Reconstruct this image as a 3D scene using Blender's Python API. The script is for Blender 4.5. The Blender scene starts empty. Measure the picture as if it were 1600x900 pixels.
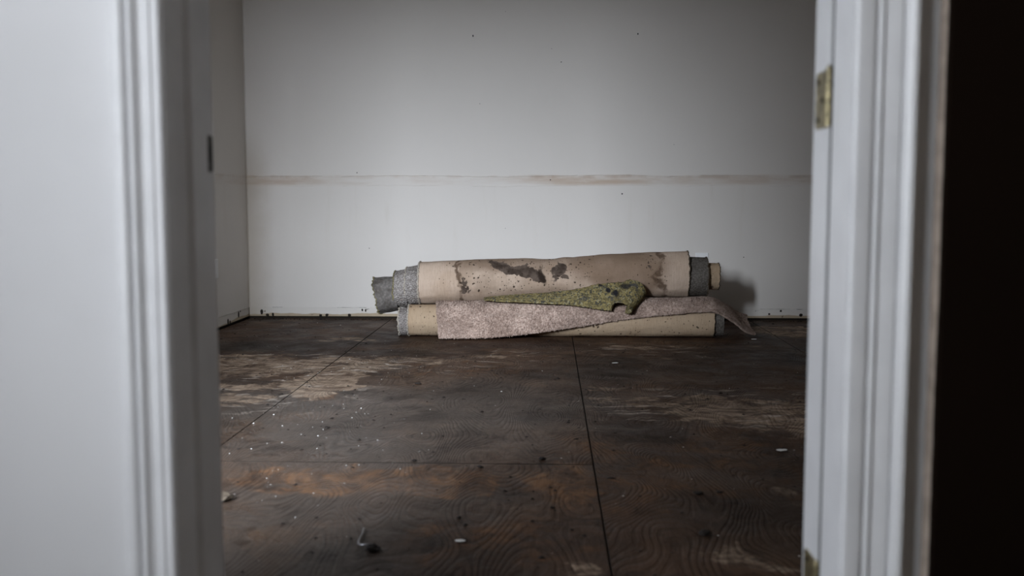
import bpy, math, random
import numpy as np
from mathutils import Matrix, Vector, noise as mnoise

random.seed(7)
rng = np.random.default_rng(7)
scene = bpy.context.scene
C = scene.collection

# ------------------------------------------------------------------ camera
cam_data = bpy.data.cameras.new('camera')
cam = bpy.data.objects.new('camera', cam_data)
C.objects.link(cam)
cam_data.sensor_width = 36.0
cam_data.lens = 35.01                                  # 1556 px on a 1600 px frame
PITCH, YAW = math.radians(4.96), math.radians(2.16)
fw = Vector((-math.sin(YAW)*math.cos(PITCH), math.cos(YAW)*math.cos(PITCH), -math.sin(PITCH)))
rt = Vector((math.cos(YAW), math.sin(YAW), 0))
up = rt.cross(fw)
cam.matrix_world = Matrix.Translation((0, 0, 0.80)) @ Matrix((rt, up, -fw)).transposed().to_4x4()
cam_data.dof.use_dof = True
cam_data.dof.focus_distance = 5.85
cam_data.dof.aperture_fstop = 3.6
cam_data.clip_start = 0.05
scene.camera = cam
scene.cycles.max_bounces = 7
scene.cycles.adaptive_threshold = 0.02
scene.cycles.caustics_reflective = False
scene.cycles.caustics_refractive = False

# ------------------------------------------------------------------ light
world = bpy.data.worlds.new('overcast')
scene.world = world
world.use_nodes = True
world.node_tree.nodes['Background'].inputs[0].default_value = (0.80, 0.88, 1.0, 1)
world.node_tree.nodes['Background'].inputs[1].default_value = 0.25

def area(name, loc, look, sx, sy, power, col):
    d = bpy.data.lights.new(name, 'AREA')
    d.shape = 'RECTANGLE'; d.size = sx; d.size_y = sy; d.energy = power; d.color = col
    o = bpy.data.objects.new(name, d); C.objects.link(o)
    o.location = loc
    o.rotation_euler = (Vector(look)-Vector(loc)).to_track_quat('-Z', 'Y').to_euler()
    return o
# overcast daylight outside the window in the front wall of the room (left of the doorway)
area('daylight_room_window', (-1.82, -1.35, 2.10), (-1.27, 1.4, 1.35), 1.42, 1.0, 1080, (0.81, 0.885, 1.0))
# weaker overcast daylight outside the window in the left wall of the room
area('daylight_side_window', (-3.15, 2.95, 2.0), (-2.07, 2.95, 1.35), 1.4, 1.1, 75, (0.80, 0.875, 1.0))
# daylight for the left hall window, emitted hall-side of its added opaque panel
area('daylight_hall_window', (-0.955, 0.30, 1.05), (0.2, 0.50, 1.02), 0.95, 1.5, 28.0, (0.88, 0.93, 1.0))

vs = scene.view_settings
vs.view_transform = 'Standard'
vs.look = 'None'
vs.gamma = 1.0
vs.use_curve_mapping = False
vs.exposure = 0.0

# ------------------------------------------------------------------ node helper
class G:
    def __init__(s, name, rough=0.6, spec=0.3):
        s.m = bpy.data.materials.new(name); s.m.use_nodes = True
        s.nt = s.m.node_tree; s.n = s.nt.nodes; s.l = s.nt.links
        s.b = s.n['Principled BSDF']
        s.b.inputs['Roughness'].default_value = rough
        s.b.inputs['Specular IOR Level'].default_value = spec
    def put(s, sock, v):
        if v is None: return
        if isinstance(v, bpy.types.NodeSocket): s.l.new(v, sock)
        else:
            if hasattr(sock.default_value, '__len__') and not hasattr(v, '__len__'): v = (v,)*len(sock.default_value)
            if hasattr(sock.default_value, '__len__') and len(sock.default_value) == 4 and len(v) == 3: v = (*v, 1)
            sock.default_value = v
    def math(s, op, a, b=None, c=None, clamp=False):
        n = s.n.new('ShaderNodeMath'); n.operation = op; n.use_clamp = clamp
        for i, v in enumerate((a, b, c)): s.put(n.inputs[i], v)
        return n.outputs[0]
    def add(s, a, b): return s.math('ADD', a, b)
    def mul(s, a, b): return s.math('MULTIPLY', a, b)
    def vm(s, op, a, b=None):
        n = s.n.new('ShaderNodeVectorMath'); n.operation = op
        s.put(n.inputs[0], a); s.put(n.inputs[1], b)
        return n.outputs['Value'] if op in ('LENGTH', 'DOT_PRODUCT') else n.outputs[0]
    def rnge(s, v, a, b, c=0.0, d=1.0, smooth=True):
        n = s.n.new('ShaderNodeMapRange')
        n.interpolation_type = 'SMOOTHSTEP' if smooth else 'LINEAR'
        for i, x in enumerate((v, a, b, c, d)): s.put(n.inputs[i], x)
        return n.outputs[0]
    def mix(s, f, a, b, mode='MIX'):
        n = s.n.new('ShaderNodeMix'); n.data_type = 'RGBA'; n.blend_type = mode
        s.put(n.inputs[0], f); s.put(n.inputs[6], a); s.put(n.inputs[7], b)
        return n.outputs[2]
    def noise(s, vec, scale, detail=3, rough=0.55, dist=0.0, color=False):
        n = s.n.new('ShaderNodeTexNoise')
        s.put(n.inputs['Vector'], vec); n.inputs['Scale'].default_value = scale
        n.inputs['Detail'].default_value = detail; n.inputs['Roughness'].default_value = rough
        n.inputs['Distortion'].default_value = dist
        return n.outputs['Color' if color else 'Fac']
    def vor(s, vec, scale, feat='F1', color=False):
        n = s.n.new('ShaderNodeTexVoronoi'); n.feature = feat
        s.put(n.inputs['Vector'], vec); n.inputs['Scale'].default_value = scale
        return n.outputs['Color' if color else 'Distance']
    def pos(s): return s.n.new('ShaderNodeNewGeometry').outputs['Position']
    def obj(s): return s.n.new('ShaderNodeTexCoord').outputs['Object']
    def uv(s): return s.n.new('ShaderNodeTexCoord').outputs['UV']
    def rand(s): return s.n.new('ShaderNodeObjectInfo').outputs['Random']
    def sep(s, v):
        n = s.n.new('ShaderNodeSeparateXYZ'); s.put(n.inputs[0], v); return n.outputs
    def comb(s, x, y, z):
        n = s.n.new('ShaderNodeCombineXYZ')
        for i, v in enumerate((x, y, z)): s.put(n.inputs[i], v)
        return n.outputs[0]
    def blob(s, v, c, r, soft=0.45, ang=0.0):
        """soft ellipse mask around c (2-D, in v's x/y), radii r"""
        x, y, _ = s.sep(v)
        dx, dy = s.math('SUBTRACT', x, c[0]), s.math('SUBTRACT', y, c[1])
        if ang:
            ca, sa = math.cos(ang), math.sin(ang)
            dx, dy = s.add(s.mul(dx, ca), s.mul(dy, sa)), s.math('SUBTRACT', s.mul(dy, ca), s.mul(dx, sa))
        ln = s.vm('LENGTH', s.comb(s.mul(dx, 1/r[0]), s.mul(dy, 1/r[1]), 0.0))
        return s.rnge(ln, 1-soft, 1+soft, 1.0, 0.0)
    def blobs(s, v, lst):
        out = None
        for e in lst:
            c, r, k = e[0], e[1], e[2]
            soft = e[3] if len(e) > 3 else 0.45
            ang = e[4] if len(e) > 4 else 0.0
            m = s.mul(s.blob(v, c, r, soft, ang), k)
            out = m if out is None else s.math('MAXIMUM', out, m)
        return out
    def warp(s, v, scale, amt, detail=4):
        w = s.vm('SUBTRACT', s.noise(v, scale, detail, color=True), (0.5, 0.5, 0.5))
        n = s.n.new('ShaderNodeVectorMath'); n.operation = 'MULTIPLY_ADD'
        s.put(n.inputs[0], w); n.inputs[1].default_value = (amt,)*3 if not hasattr(amt, '__len__') else amt
        s.put(n.inputs[2], v)
        return n.outputs[0]
    def bump(s, h, strength=0.3, dist=0.01, prev=None):
        n = s.n.new('ShaderNodeBump'); n.inputs['Strength'].default_value = strength
        n.inputs['Distance'].default_value = dist
        s.put(n.inputs['Height'], h)
        if prev is not None: s.put(n.inputs['Normal'], prev)
        return n.outputs[0]
    def done(s, col=None, rough=None, normal=None, metal=None, sheen=None):
        s.put(s.b.inputs['Base Color'], col)
        if rough is not None: s.put(s.b.inputs['Roughness'], rough)
        if normal is not None: s.put(s.b.inputs['Normal'], normal)
        if metal is not None: s.put(s.b.inputs['Metallic'], metal)
        return s.m

M = {}
# --- painted drywall with the scar of a chair rail and water stains low down
def wall_material(name, horiz):
    g = G(name, 0.62, 0.25)
    p = g.pos(); x, y, z = g.sep(p)
    u = x if horiz == 'x' else y
    q = g.comb(u, z, 0.0)
    col = (0.70, 0.657, 0.603)
    big = g.noise(q, 1.3, 4)
    c = g.mix(g.rnge(big, 0.35, 0.75, 0, 0.35), col, (0.64, 0.60, 0.545))
    # chair rail scar
    wob = g.mul(g.math('SUBTRACT', g.noise(g.comb(u, 0.0, 3.0), 3.0, 5), 0.5), 0.030)
    zz = g.add(z, wob)
    band = g.mul(g.rnge(zz, 0.898, 0.925), g.rnge(zz, 0.960, 0.990, 1.0, 0.0))
    patch = g.noise(g.comb(g.mul(u, 1.0), g.mul(z, 6.0), 7.0), 2.6, 5, 0.65)
    strong = g.blobs(q, [((0.28, 0.955), (0.42, 0.05), 1.0, .6), ((-1.95, 0.95), (0.35, 0.08), .8, .6), ((1.35, 0.955), (0.7, 0.05), .5, .6)])
    amt = g.mul(band, g.add(g.rnge(patch, 0.45, 0.70, 0.04, 0.28), g.mul(strong, g.rnge(patch, 0.35, 0.6, 0.25, 0.65))))
    c = g.mix(g.math('MINIMUM', amt, 0.9), c, (0.50, 0.385, 0.29))
    crisp = g.mul(g.mul(g.rnge(zz, 0.952, 0.962), g.rnge(zz, 0.972, 0.982, 1.0, 0.0)), g.rnge(g.noise(g.comb(u, 0, 1), 5.0, 5), 0.42, 0.6))
    c = g.mix(g.mul(crisp, g.rnge(strong, 0.0, 1.0, 0.22, 0.6)), c, (0.44, 0.33, 0.25))
    # faint drips below the scar
    drip = g.mul(g.rnge(g.noise(g.comb(g.mul(u, 6.0), g.mul(z, 0.7), 0), 1.6, 4), 0.55, 0.75), g.rnge(z, 0.25, 0.9))
    drip = g.mul(drip, g.rnge(z, 0.93, 0.90, 0.0, 1.0))
    c = g.mix(g.mul(drip, 0.22), c, (0.50, 0.43, 0.33))
    # bare board at the foot with a tan water line
    foot = g.rnge(z, 0.0745, 0.0765, 1.0, 0.0)
    c = g.mix(g.mul(foot, 0.35), c, (0.60, 0.56, 0.50))
    wl = g.add(0.030, g.mul(g.math('SUBTRACT', g.noise(g.comb(u, 0.0, 9.0), 2.2, 5), 0.5), 0.075))
    tan = g.rnge(g.math('SUBTRACT', z, wl), -0.003, 0.003, 1.0, 0.0)
    tanc = g.mix(g.noise(q, 9.0, 4), (0.46, 0.36, 0.225), (0.30, 0.215, 0.12))
    c = g.mix(g.mul(tan, 0.85), c, tanc)
    # mould and torn paper specks near the foot
    sp = g.rnge(g.noise(g.vm('MULTIPLY', q, (1.0, 1.5, 1.0)), 17.0, 5, 0.7), 0.635, 0.67)
    sp = g.mul(sp, g.rnge(z, 0.085, 0.05, 0.0, 1.0))
    c = g.mix(g.mul(sp, 0.9), c, (0.055, 0.038, 0.024))
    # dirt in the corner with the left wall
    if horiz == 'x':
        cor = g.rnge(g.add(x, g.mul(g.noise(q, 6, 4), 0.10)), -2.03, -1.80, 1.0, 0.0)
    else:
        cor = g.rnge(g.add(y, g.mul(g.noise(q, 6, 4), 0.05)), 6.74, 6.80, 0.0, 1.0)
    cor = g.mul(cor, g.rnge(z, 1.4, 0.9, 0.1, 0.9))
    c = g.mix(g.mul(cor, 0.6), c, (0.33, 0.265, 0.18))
    rl = g.noise(p, 190.0, 2)
    nm = g.bump(rl, 0.10, 0.004)
    nm = g.bump(g.noise(p, 5.0, 2), 0.12, 0.02, nm)
    return g.done(c, 0.6, nm)
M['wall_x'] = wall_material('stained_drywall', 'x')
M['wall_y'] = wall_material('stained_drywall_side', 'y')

def plain(name, col, rough=0.5, spec=0.3, metal=0.0, var=0.0, scale=20.0, bump=0.0, col2=None):
    g = G(name, rough, spec)
    p = g.obj()
    n = g.noise(p, scale, 4)
    c = g.mix(g.rnge(n, 0.35, 0.7, 0.0, max(var, 0.01)), col, col2 or tuple(v*0.55 for v in col))
    nm = g.bump(n, bump, 0.004) if bump else None
    return g.done(c, rough, nm, metal)
M['ceiling'] = plain('ceiling_paint', (0.62, 0.60, 0.57), 0.8)
M['hall_paint'] = plain('hall_paint', (0.74, 0.735, 0.74), 0.55, var=0.12, scale=3.0, bump=0.03)
M['trim_paint'] = plain('gloss_trim_paint', (0.78, 0.78, 0.79), 0.32, 0.45, var=0.15, scale=14.0)
M['brass'] = plain('aged_brass', (0.48, 0.41, 0.24), 0.38, 0.5, 0.85, var=0.8, scale=70.0, col2=(0.16, 0.14, 0.09))
M['dark_metal'] = plain('dark_bronze', (0.05, 0.042, 0.035), 0.45, 0.5, 0.7)
M['plastic'] = plain('white_plastic', (0.80, 0.79, 0.77), 0.35, 0.5)
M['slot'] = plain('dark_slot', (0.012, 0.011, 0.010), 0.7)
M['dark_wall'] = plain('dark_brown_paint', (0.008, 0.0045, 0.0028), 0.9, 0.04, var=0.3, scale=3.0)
M['bare_plaster'] = plain('bare_plaster', (0.44, 0.36, 0.30), 0.8, var=0.6, scale=40.0, bump=0.3)
M['hall_beige'] = plain('warm_beige_paint', (0.56, 0.47, 0.38), 0.7)
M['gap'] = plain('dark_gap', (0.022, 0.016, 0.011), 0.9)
M['torn_paper'] = plain('torn_paper', (0.46, 0.36, 0.28), 0.9, var=0.8, scale=30.0)
M['glass'] = G('window_glass').m
M['glass'].node_tree.nodes['Principled BSDF'].inputs['Transmission Weight'].default_value = 1.0
M['glass'].node_tree.nodes['Principled BSDF'].inputs['Roughness'].default_value = 0.0

# --- stained, damp plywood
def plywood():
    g = G('damp_plywood', 0.4, 0.2)
    p = g.pos(); x, y, z = g.sep(p)
    r = g.rand()
    off = g.comb(g.mul(r, 37.0), g.mul(r, 91.0), g.mul(r, 13.0))
    pl = g.vm('ADD', p, off)
    # veneer figure: rings cut from a slow field, stretched along the sheet
    st = g.vm('MULTIPLY', pl, (2.3, 0.85, 1.0))
    field = g.noise(g.warp(st, 1.6, 0.25, 2), 1.5, 1.0, 0.4)
    ringv = g.math('SINE', g.mul(field, 310.0))
    ring = g.rnge(ringv, -0.2, 0.95)
    ring2 = g.rnge(g.math('SINE', g.mul(field, 95.0)), -0.6, 1.0)
    fib = g.noise(g.vm('MULTIPLY', pl, (150.0, 9.0, 1.0)), 1.0, 3, 0.6)
    # broad tones
    t1 = g.noise(g.warp(p, 2.0, 0.5), 1.7, 4, 0.62)
    t2 = g.noise(g.warp(g.vm('ADD', p, (5, 3, 0)), 3.0, 0.4), 2.6, 4, 0.65)
    t3 = g.noise(g.warp(g.vm('ADD', p, (15, 8, 0)), 4.0, 0.3), 5.0, 5, 0.68)
    base = g.mix(g.rnge(t1, 0.35, 0.65), (0.096, 0.053, 0.031), (0.045, 0.0255, 0.0165))
    base = g.mix(g.rnge(t2, 0.50, 0.66, 0, 0.75), base, (0.125, 0.068, 0.036))
    wv = g.warp(p, 5.5, 0.42, 4)
    wf = g.warp(p, 2.2, 0.35, 5)
    # grey film left by the old pad
    grey = g.blobs(wf, [((-0.75, 3.55), (0.75, 0.75), 1.0, .5), ((-0.25, 3.85), (0.50, 0.75), .8, .5), ((-1.55, 3.6), (0.6, 0.8), 1.0, .5),
                        ((-0.8, 2.35), (0.50, 0.65), .9, .5), ((-0.25, 2.62), (0.2, 0.16), .6, .5)])
    grey = g.mul(grey, g.rnge(t3, 0.32, 0.6, 0.35, 0.95))
    base = g.mix(grey, base, (0.084, 0.066, 0.053))
    # rusty bare wood
    rust = g.blobs(wv, [((-0.62, 2.80), (0.30, 0.15), .9), ((-0.30, 2.80), (0.16, 0.17), 1.0, .3), ((0.05, 2.78), (0.13, 0.25), .9),
                        ((0.26, 2.90), (0.20, 0.45), .55), ((-0.10, 2.33), (0.25, 0.20), .5), ((-0.5, 4.75), (0.4, 0.35), .5), ((0.10, 3.25), (.10, .2), .5),
                        ((-0.95, 4.2), (0.14, 0.26), .8), ((0.55, 2.95), (0.34, 0.40), .5), ((1.0, 4.9), (0.4, 0.3), .3)])
    rust = g.mul(g.rnge(g.add(rust, g.mul(g.math('SUBTRACT', t3, 0.5), 2.2)), 0.30, 0.95), g.rnge(rust, 0.0, 0.35))
    rustc = g.mix(g.rnge(g.noise(g.vm('MULTIPLY', g.warp(p, 4.0, 0.2), (16.0, 7.0, 1.0)), 1.0, 5, 0.65), 0.36, 0.62), (0.23, 0.115, 0.052), (0.085, 0.048, 0.029))
    base = g.mix(g.mul(rust, 0.85), base, rustc)
    # pale scuffed wood
    pale = g.blobs(wv, [((-1.55, 4.80), (0.50, 0.36), .9), ((-1.05, 4.80), (0.33, 0.26), .9), ((-0.98, 4.35), (0.17, 0.36), 1.2, .2), ((-1.25, 4.22), (0.22, 0.10), .9),
                        ((-0.62, 4.95), (0.25, 0.12), .6), ((0.70, 3.85), (0.26, 0.28), .95), ((0.95, 3.65), (0.26, 0.34), .8), ((0.37, 3.95), (0.11, 0.16), .65),
                        ((0.24, 3.98), (0.08, 0.08), .6), ((0.26, 4.22), (0.12, 0.07), .7), ((0.45, 5.45), (0.20, 0.12), .7), ((0.62, 5.05), (.12, .07), .5), ((1.5, 6.2), (0.30, 0.30), .75),
                        ((-1.35, 3.95), (0.22, 0.12), .7), ((0.42, 2.2), (0.05, 0.13), .75), ((0.50, 2.12), (0.04, 0.09), .7), ((0.07, 2.12), (0.07, 0.06), .75),
                        ((-1.2, 5.7), (0.22, 0.08), .6), ((-0.30, 5.15), (0.16, 0.05), .7), ((0.9, 5.5), (0.3, 0.10), .55), ((0.62, 2.72), (0.06, 0.10), .5)])
    strk = g.noise(g.vm('MULTIPLY', g.warp(p, 3.0, 0.25), (9.0, 14.0, 1.0)), 1.0, 6, 0.7)
    pale_m = g.mul(g.rnge(g.add(pale, g.mul(g.math('SUBTRACT', strk, 0.5), 2.6)), 0.42, 0.85), g.rnge(pale, 0.0, 0.30))
    sk2 = g.noise(g.vm('MULTIPLY', g.warp(p, 3.5, 0.35, 3), (7.0, 22.0, 1.0)), 1.0, 4, 0.7)
    palec = g.mix(g.rnge(sk2, 0.33, 0.66), (0.46, 0.345, 0.245), (0.135, 0.085, 0.055))
    base = g.mix(pale_m, base, palec)
    # whitest scratches where the face veneer has lifted
    scr = g.rnge(g.noise(g.vm('MULTIPLY', g.warp(p, 2.0, 0.6), (5.0, 17.0, 1.0)), 1.0, 5, 0.6), 0.575, 0.64)
    wz = g.blobs(wf, [((-1.25, 4.75), (0.75, 0.55), 1.0), ((-1.3, 4.0), (0.5, 0.35), .7), ((0.7, 3.85), (0.55, 0.4), .7), ((0.5, 5.3), (0.6, 0.3), .5), ((-0.4, 5.1), (0.5, 0.25), .6)])
    base = g.mix(g.mul(g.mul(scr, wz), 0.85), base, (0.55, 0.47, 0.39))
    # dark damp blotches
    damp = g.blobs(wf, [((0.9, 2.5), (0.55, 0.6), .85, .5), ((0.55, 4.75), (0.6, 0.35), .6), ((-1.65, 5.45), (0.6, 0.20), 1.0), ((-0.80, 5.25), (0.25, 0.10), .8), ((1.3, 5.4), (0.5, 0.5), .6), ((-0.35, 2.1), (0.3, 0.22), .6)])
    base = g.mix(g.mul(damp, 0.75), base, (0.020, 0.013, 0.009))
    t4 = g.noise(g.warp(g.vm('ADD', p, (31, 12, 0)), 2.5, 0.6), 3.3, 4, 0.7)
    base = g.mix(g.rnge(t4, 0.52, 0.61, 0.0, 0.70), base, g.mix(1.0, base, (0.42, 0.38, 0.36), 'MULTIPLY'))
    # figure on top
    figk = g.mul(g.rnge(t1, 0.3, 0.7, 0.45, 0.75), g.rnge(g.noise(g.vm('ADD', p, (3, 44, 0)), 3.1, 3, 0.6), 0.42, 0.62, 0.10, 0.95))
    base = g.mix(g.mul(ring, figk), base, g.mix(1.0, base, (0.40, 0.36, 0.33), 'MULTIPLY'))
    base = g.mix(g.rnge(fib, 0.35, 0.75, 0.0, 0.40), base, g.mix(1.0, base, (0.5, 0.48, 0.46), 'MULTIPLY'))
    # small black specks, knots of glue
    spk = g.rnge(g.noise(p, 42.0, 3, 0.6), 0.70, 0.725)
    base = g.mix(spk, base, (0.008, 0.006, 0.005))
    wet = g.blobs(wf, [((-0.95, 2.75), (0.60, 0.95), 1.0, .6), ((-1.25, 3.6), (0.7, 0.6), .9, .6), ((-0.4, 3.4), (0.6, 0.7), .35, .6)])
    rough = g.math('SUBTRACT', g.rnge(t3, 0.3, 0.7, 0.46, 0.70), g.mul(wet, 0.24))
    rough = g.add(rough, g.mul(pale_m, 0.12))
    g.put(g.b.inputs['Specular IOR Level'], g.rnge(wet, 0.0, 1.0, 0.14, 0.50))
    h = g.add(g.add(g.mul(ring, -0.34), g.mul(fib, 0.25)), g.mul(t3, 0.9))
    nm = g.bump(h, 0.45, 0.007)
    nm = g.bump(g.noise(g.vm('MULTIPLY', p, (1.0, 0.45, 1.0)), 26.0, 5, 0.68, 0.6), 0.40, 0.012, nm)
    return g.done(base, rough, nm)
M['plywood'] = plywood()
M['subfloor'] = plain('dark_subfloor', (0.03, 0.022, 0.016), 0.8)

# --- carpet backing (woven jute) with mud
def backing(name, col, marks=True, grime=0.35):
    g = G(name, 0.85, 0.12)
    o = g.pos(); x, y, z = g.sep(o)
    q = g.comb(x, z, y)
    t = g.noise(g.vm('MULTIPLY', o, (5.0, 5.0, 5.0)), 1.0, 5, 0.6)
    c = g.mix(g.rnge(t, 0.38, 0.68, 0, 0.5), col, tuple(v*k for v, k in zip(col, (0.80, 0.74, 0.66))))
    weave = g.noise(g.vm('MULTIPLY', o, (260.0, 22.0, 22.0)), 1.0, 2)
    c = g.mix(g.rnge(weave, 0.35, 0.7, 0, 0.30), c, g.mix(1.0, c, (0.62, 0.58, 0.54), 'MULTIPLY'))
    weave2 = g.noise(g.vm('MULTIPLY', o, (25.0, 260.0, 260.0)), 1.0, 2)
    if marks:
        w = g.warp(g.warp(q, 9.0, 0.09, 3), 38.0, 0.028, 5)
        w2 = g.warp(q, 7.0, 0.11, 6)
        # dried tide mark: browner from the line at the left to the line at the right
        zone = g.mul(g.rnge(g.sep(w2)[0], -0.555, -0.545), g.rnge(g.sep(w2)[0], 0.645, 0.655, 1.0, 0.0))
        browner = g.blobs(w2, [((0.40, 0.41), (0.30, 0.115), .85, .35), ((-0.25, 0.45), (0.35, 0.06), .6, .4), ((0.05, 0.44), (.3, .05), .5, .4), ((0.55, 0.33), (0.12, 0.09), .8, .4), ((-.05, .24), (.5, .04), .45, .5)])
        c = g.mix(g.mul(zone, g.rnge(g.noise(q, 6.0, 5, 0.65), 0.38, 0.62, 0.10, 0.50)), c, (0.235, 0.165, 0.112))
        c = g.mix(g.mul(browner, 0.85), c, (0.185, 0.118, 0.074))
        wl_ = g.warp(g.warp(q, 6.0, 0.17, 3), 28.0, 0.045, 5)
        lx = g.sep(wl_)[0]
        ln = g.mul(g.rnge(g.math('ABSOLUTE', g.add(lx, 0.53)), 0.004, 0.017, 1.0, 0.0), g.rnge(g.noise(q, 20, 4), 0.30, 0.48, 0.25, 1.0))
        line2 = g.mul(g.rnge(g.math('ABSOLUTE', g.math('SUBTRACT', lx, 0.655)), 0.004, 0.020, 1.0, 0.0), g.rnge(g.noise(q, 14, 4), 0.34, 0.55, 0.2, 1.0))
        c = g.mix(g.mul(g.math('MAXIMUM', ln, line2), 0.85), c, (0.085, 0.050, 0.030))
        mud = g.blobs(w, [((-0.26, 0.405), (0.125, 0.022), .95, .3, -0.28), ((-0.12, 0.375), (0.105, 0.037), 1.0, .25, -0.40), ((0.055, 0.385), (0.042, 0.045), .85, .45),
                          ((0.035, 0.33), (0.03, 0.03), .6, .5), ((-0.50, 0.30), (0.03, 0.06), .55, .5), ((0.60, 0.42), (.025, .03), .5, .5), ((0.10, 0.345), (.02, .02), .8, .4)])
        mudm = g.mul(g.rnge(g.add(mud, g.mul(g.math('SUBTRACT', g.noise(q, 34.0, 5, 0.7), 0.5), 1.5)), 0.42, 0.58), g.rnge(mud, 0.02, 0.20))
        c = g.mix(mudm, c, g.mix(g.rnge(g.noise(q, 22.0, 5), 0.35, 0.65), (0.115, 0.085, 0.066), (0.050, 0.035, 0.026)))
        rim = g.blobs(w, [((-0.045, 0.36), (0.018, 0.05), .95, .4, 0.2)])
        c = g.mix(rim, c, (0.022, 0.014, 0.010))
        dens = g.blobs(w2, [((-0.2, 0.36), (0.38, 0.12), 1.0, .4), ((0.1, 0.36), (0.22, 0.14), 1.0, .4), ((0.62, 0.38), (0.10, 0.12), .8, .4), ((-.55, .38), (.12, .1), .5, .4)])
    else:
        dens = 0.55
        mudm = 0.0
    # flecks of mud
    for sc_, k_ in ((38.0, 0.30), (75.0, 0.34)):
        wq = g.warp(o, 45, 0.022)
        vn = g.n.new('ShaderNodeTexVoronoi'); g.put(vn.inputs['Vector'], wq); vn.inputs['Scale'].default_value = sc_
        pick = g.math('GREATER_THAN', g.sep(vn.outputs['Color'])[0], g.math('SUBTRACT', 1.0, g.mul(dens, k_)))
        c = g.mix(g.mul(g.mul(g.rnge(vn.outputs['Distance'], 0.30, 0.18), pick), 0.9), c, (0.035, 0.022, 0.014))
    f2 = g.rnge(g.noise(o, 130.0, 3, 0.6), 0.655, 0.70)
    c = g.mix(g.mul(f2, grime*1.6), c, (0.10, 0.068, 0.045))
    nm = g.bump(g.add(weave, weave2), 0.22, 0.003)
    nm = g.bump(g.noise(o, 14.0, 4), 0.25, 0.02, nm)
    return g.done(c, 0.88, nm)
M['jute'] = backing('muddy_jute_backing', (0.54, 0.418, 0.322))
M['jute_tan'] = backing('tan_jute_backing', (0.45, 0.335, 0.225), marks=False, grime=0.55)

def fuzzy(name, a, b, scale, bumpk, dirt=0.0, dirtc=(0.05, 0.04, 0.03)):
    g = G(name, 0.95, 0.05)
    o = g.pos()
    v = g.vor(o, scale); n = g.noise(o, scale*0.45, 4, 0.7)
    c = g.mix(g.rnge(v, 0.15, 0.75), a, b)
    c = g.mix(g.rnge(n, 0.35, 0.7, 0, 0.5), c, g.mix(1.0, c, (0.5, 0.48, 0.46), 'MULTIPLY'))
    if dirt: c = g.mix(g.rnge(g.noise(o, 12.0, 5, 0.65), 0.45, 0.65, 0, dirt), c, dirtc)
    nm = g.bump(g.math('SUBTRACT', n, v), bumpk, 0.008)
    return g.done(c, 0.95, nm)
M['grey_pile'] = fuzzy('grey_crushed_pile', (0.50, 0.455, 0.42), (0.28, 0.25, 0.228), 105.0, 1.0, 0.30)
M['grey_felt'] = fuzzy('grey_felt_backing', (0.23, 0.208, 0.19), (0.16, 0.145, 0.132), 60.0, 0.25, 0.55)
M['dark_felt'] = fuzzy('dark_felt_backing', (0.17, 0.152, 0.132), (0.11, 0.097, 0.083), 90.0, 0.4, 0.3)
M['inside'] = fuzzy('roll_inside', (0.05, 0.04, 0.033), (0.03, 0.024, 0.02), 120.0, 0.5)
M['fray'] = fuzzy('frayed_yarn', (0.80, 0.73, 0.63), (0.50, 0.43, 0.34), 200.0, 0.8, 0.12)
M['fray_dark'] = fuzzy('dirty_yarn', (0.20, 0.16, 0.115), (0.10, 0.075, 0.05), 200.0, 0.8, 0.4)
M['fray_yellow'] = fuzzy('yellowed_yarn', (0.50, 0.45, 0.24), (0.24, 0.20, 0.10), 200.0, 0.8, 0.5)
def pile_mat():
    g = G('dusty_pink_pile', 0.95, 0.05)
    o = g.pos(); x, y, z = g.sep(o)
    n1 = g.noise(o, 9.0, 5, 0.65); n2 = g.noise(o, 85.0, 3, 0.7); n3 = g.noise(o, 3.0, 3)
    c = g.mix(g.rnge(n1, 0.36, 0.62), (0.64, 0.50, 0.42), (0.44, 0.33, 0.27))
    c = g.mix(g.rnge(n2, 0.40, 0.62, 0, 0.85), c, g.mix(1.0, c, (0.52, 0.48, 0.45), 'MULTIPLY'))
    c = g.mix(g.rnge(n3, 0.45, 0.65, 0, 0.25), c, (0.25, 0.185, 0.15))
    return g.done(c, 0.95, g.bump(n2, 0.6, 0.006))
M['pile'] = pile_mat()
def pad_mat():
    g = G('rebond_foam', 0.95, 0.05)
    o = g.pos()
    w = g.warp(o, 70.0, 0.034, 4)
    cell = g.vor(w, 105.0, color=True); k = g.sep(cell)
    c = g.mix(g.rnge(k[0], 0.2, 0.9), (0.41, 0.33, 0.145), (0.20, 0.165, 0.082))
    c = g.mix(g.math('GREATER_THAN', k[1], 0.80), c, (0.11, 0.104, 0.082))
    c = g.mix(g.math('GREATER_THAN', k[2], 0.90), c, (0.46, 0.41, 0.25))
    big = g.rnge(g.noise(o, 17.0, 4, 0.6), 0.56, 0.66)
    c = g.mix(g.mul(big, 0.8), c, (0.085, 0.083, 0.085))
    spots = g.blobs(g.warp(g.comb(g.sep(o)[0], g.sep(o)[2], 0.0), 30.0, 0.03), [((0.345, 0.285), (0.016, 0.014), 1, .4), ((0.385, 0.270), (.018, .02), 1, .4), ((0.44, 0.31), (.03, .012), .8, .4), ((0.30, 0.31), (.012, .01), .9, .4)])
    c = g.mix(spots, c, (0.035, 0.033, 0.036))
    d = g.vor(w, 105.0)
    return g.done(c, 0.95, g.bump(g.add(d, g.noise(o, 150, 3)), 0.8, 0.010))
M['pad'] = pad_mat()
M['crumb_dark'] = plain('dark_crumb', (0.018, 0.013, 0.010), 0.8)
M['crumb_tan'] = plain('tan_chip', (0.11, 0.085, 0.06), 0.8, var=0.6, scale=80.0)
M['flake'] = plain('paint_flake', (0.72, 0.70, 0.66), 0.6)

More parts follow.
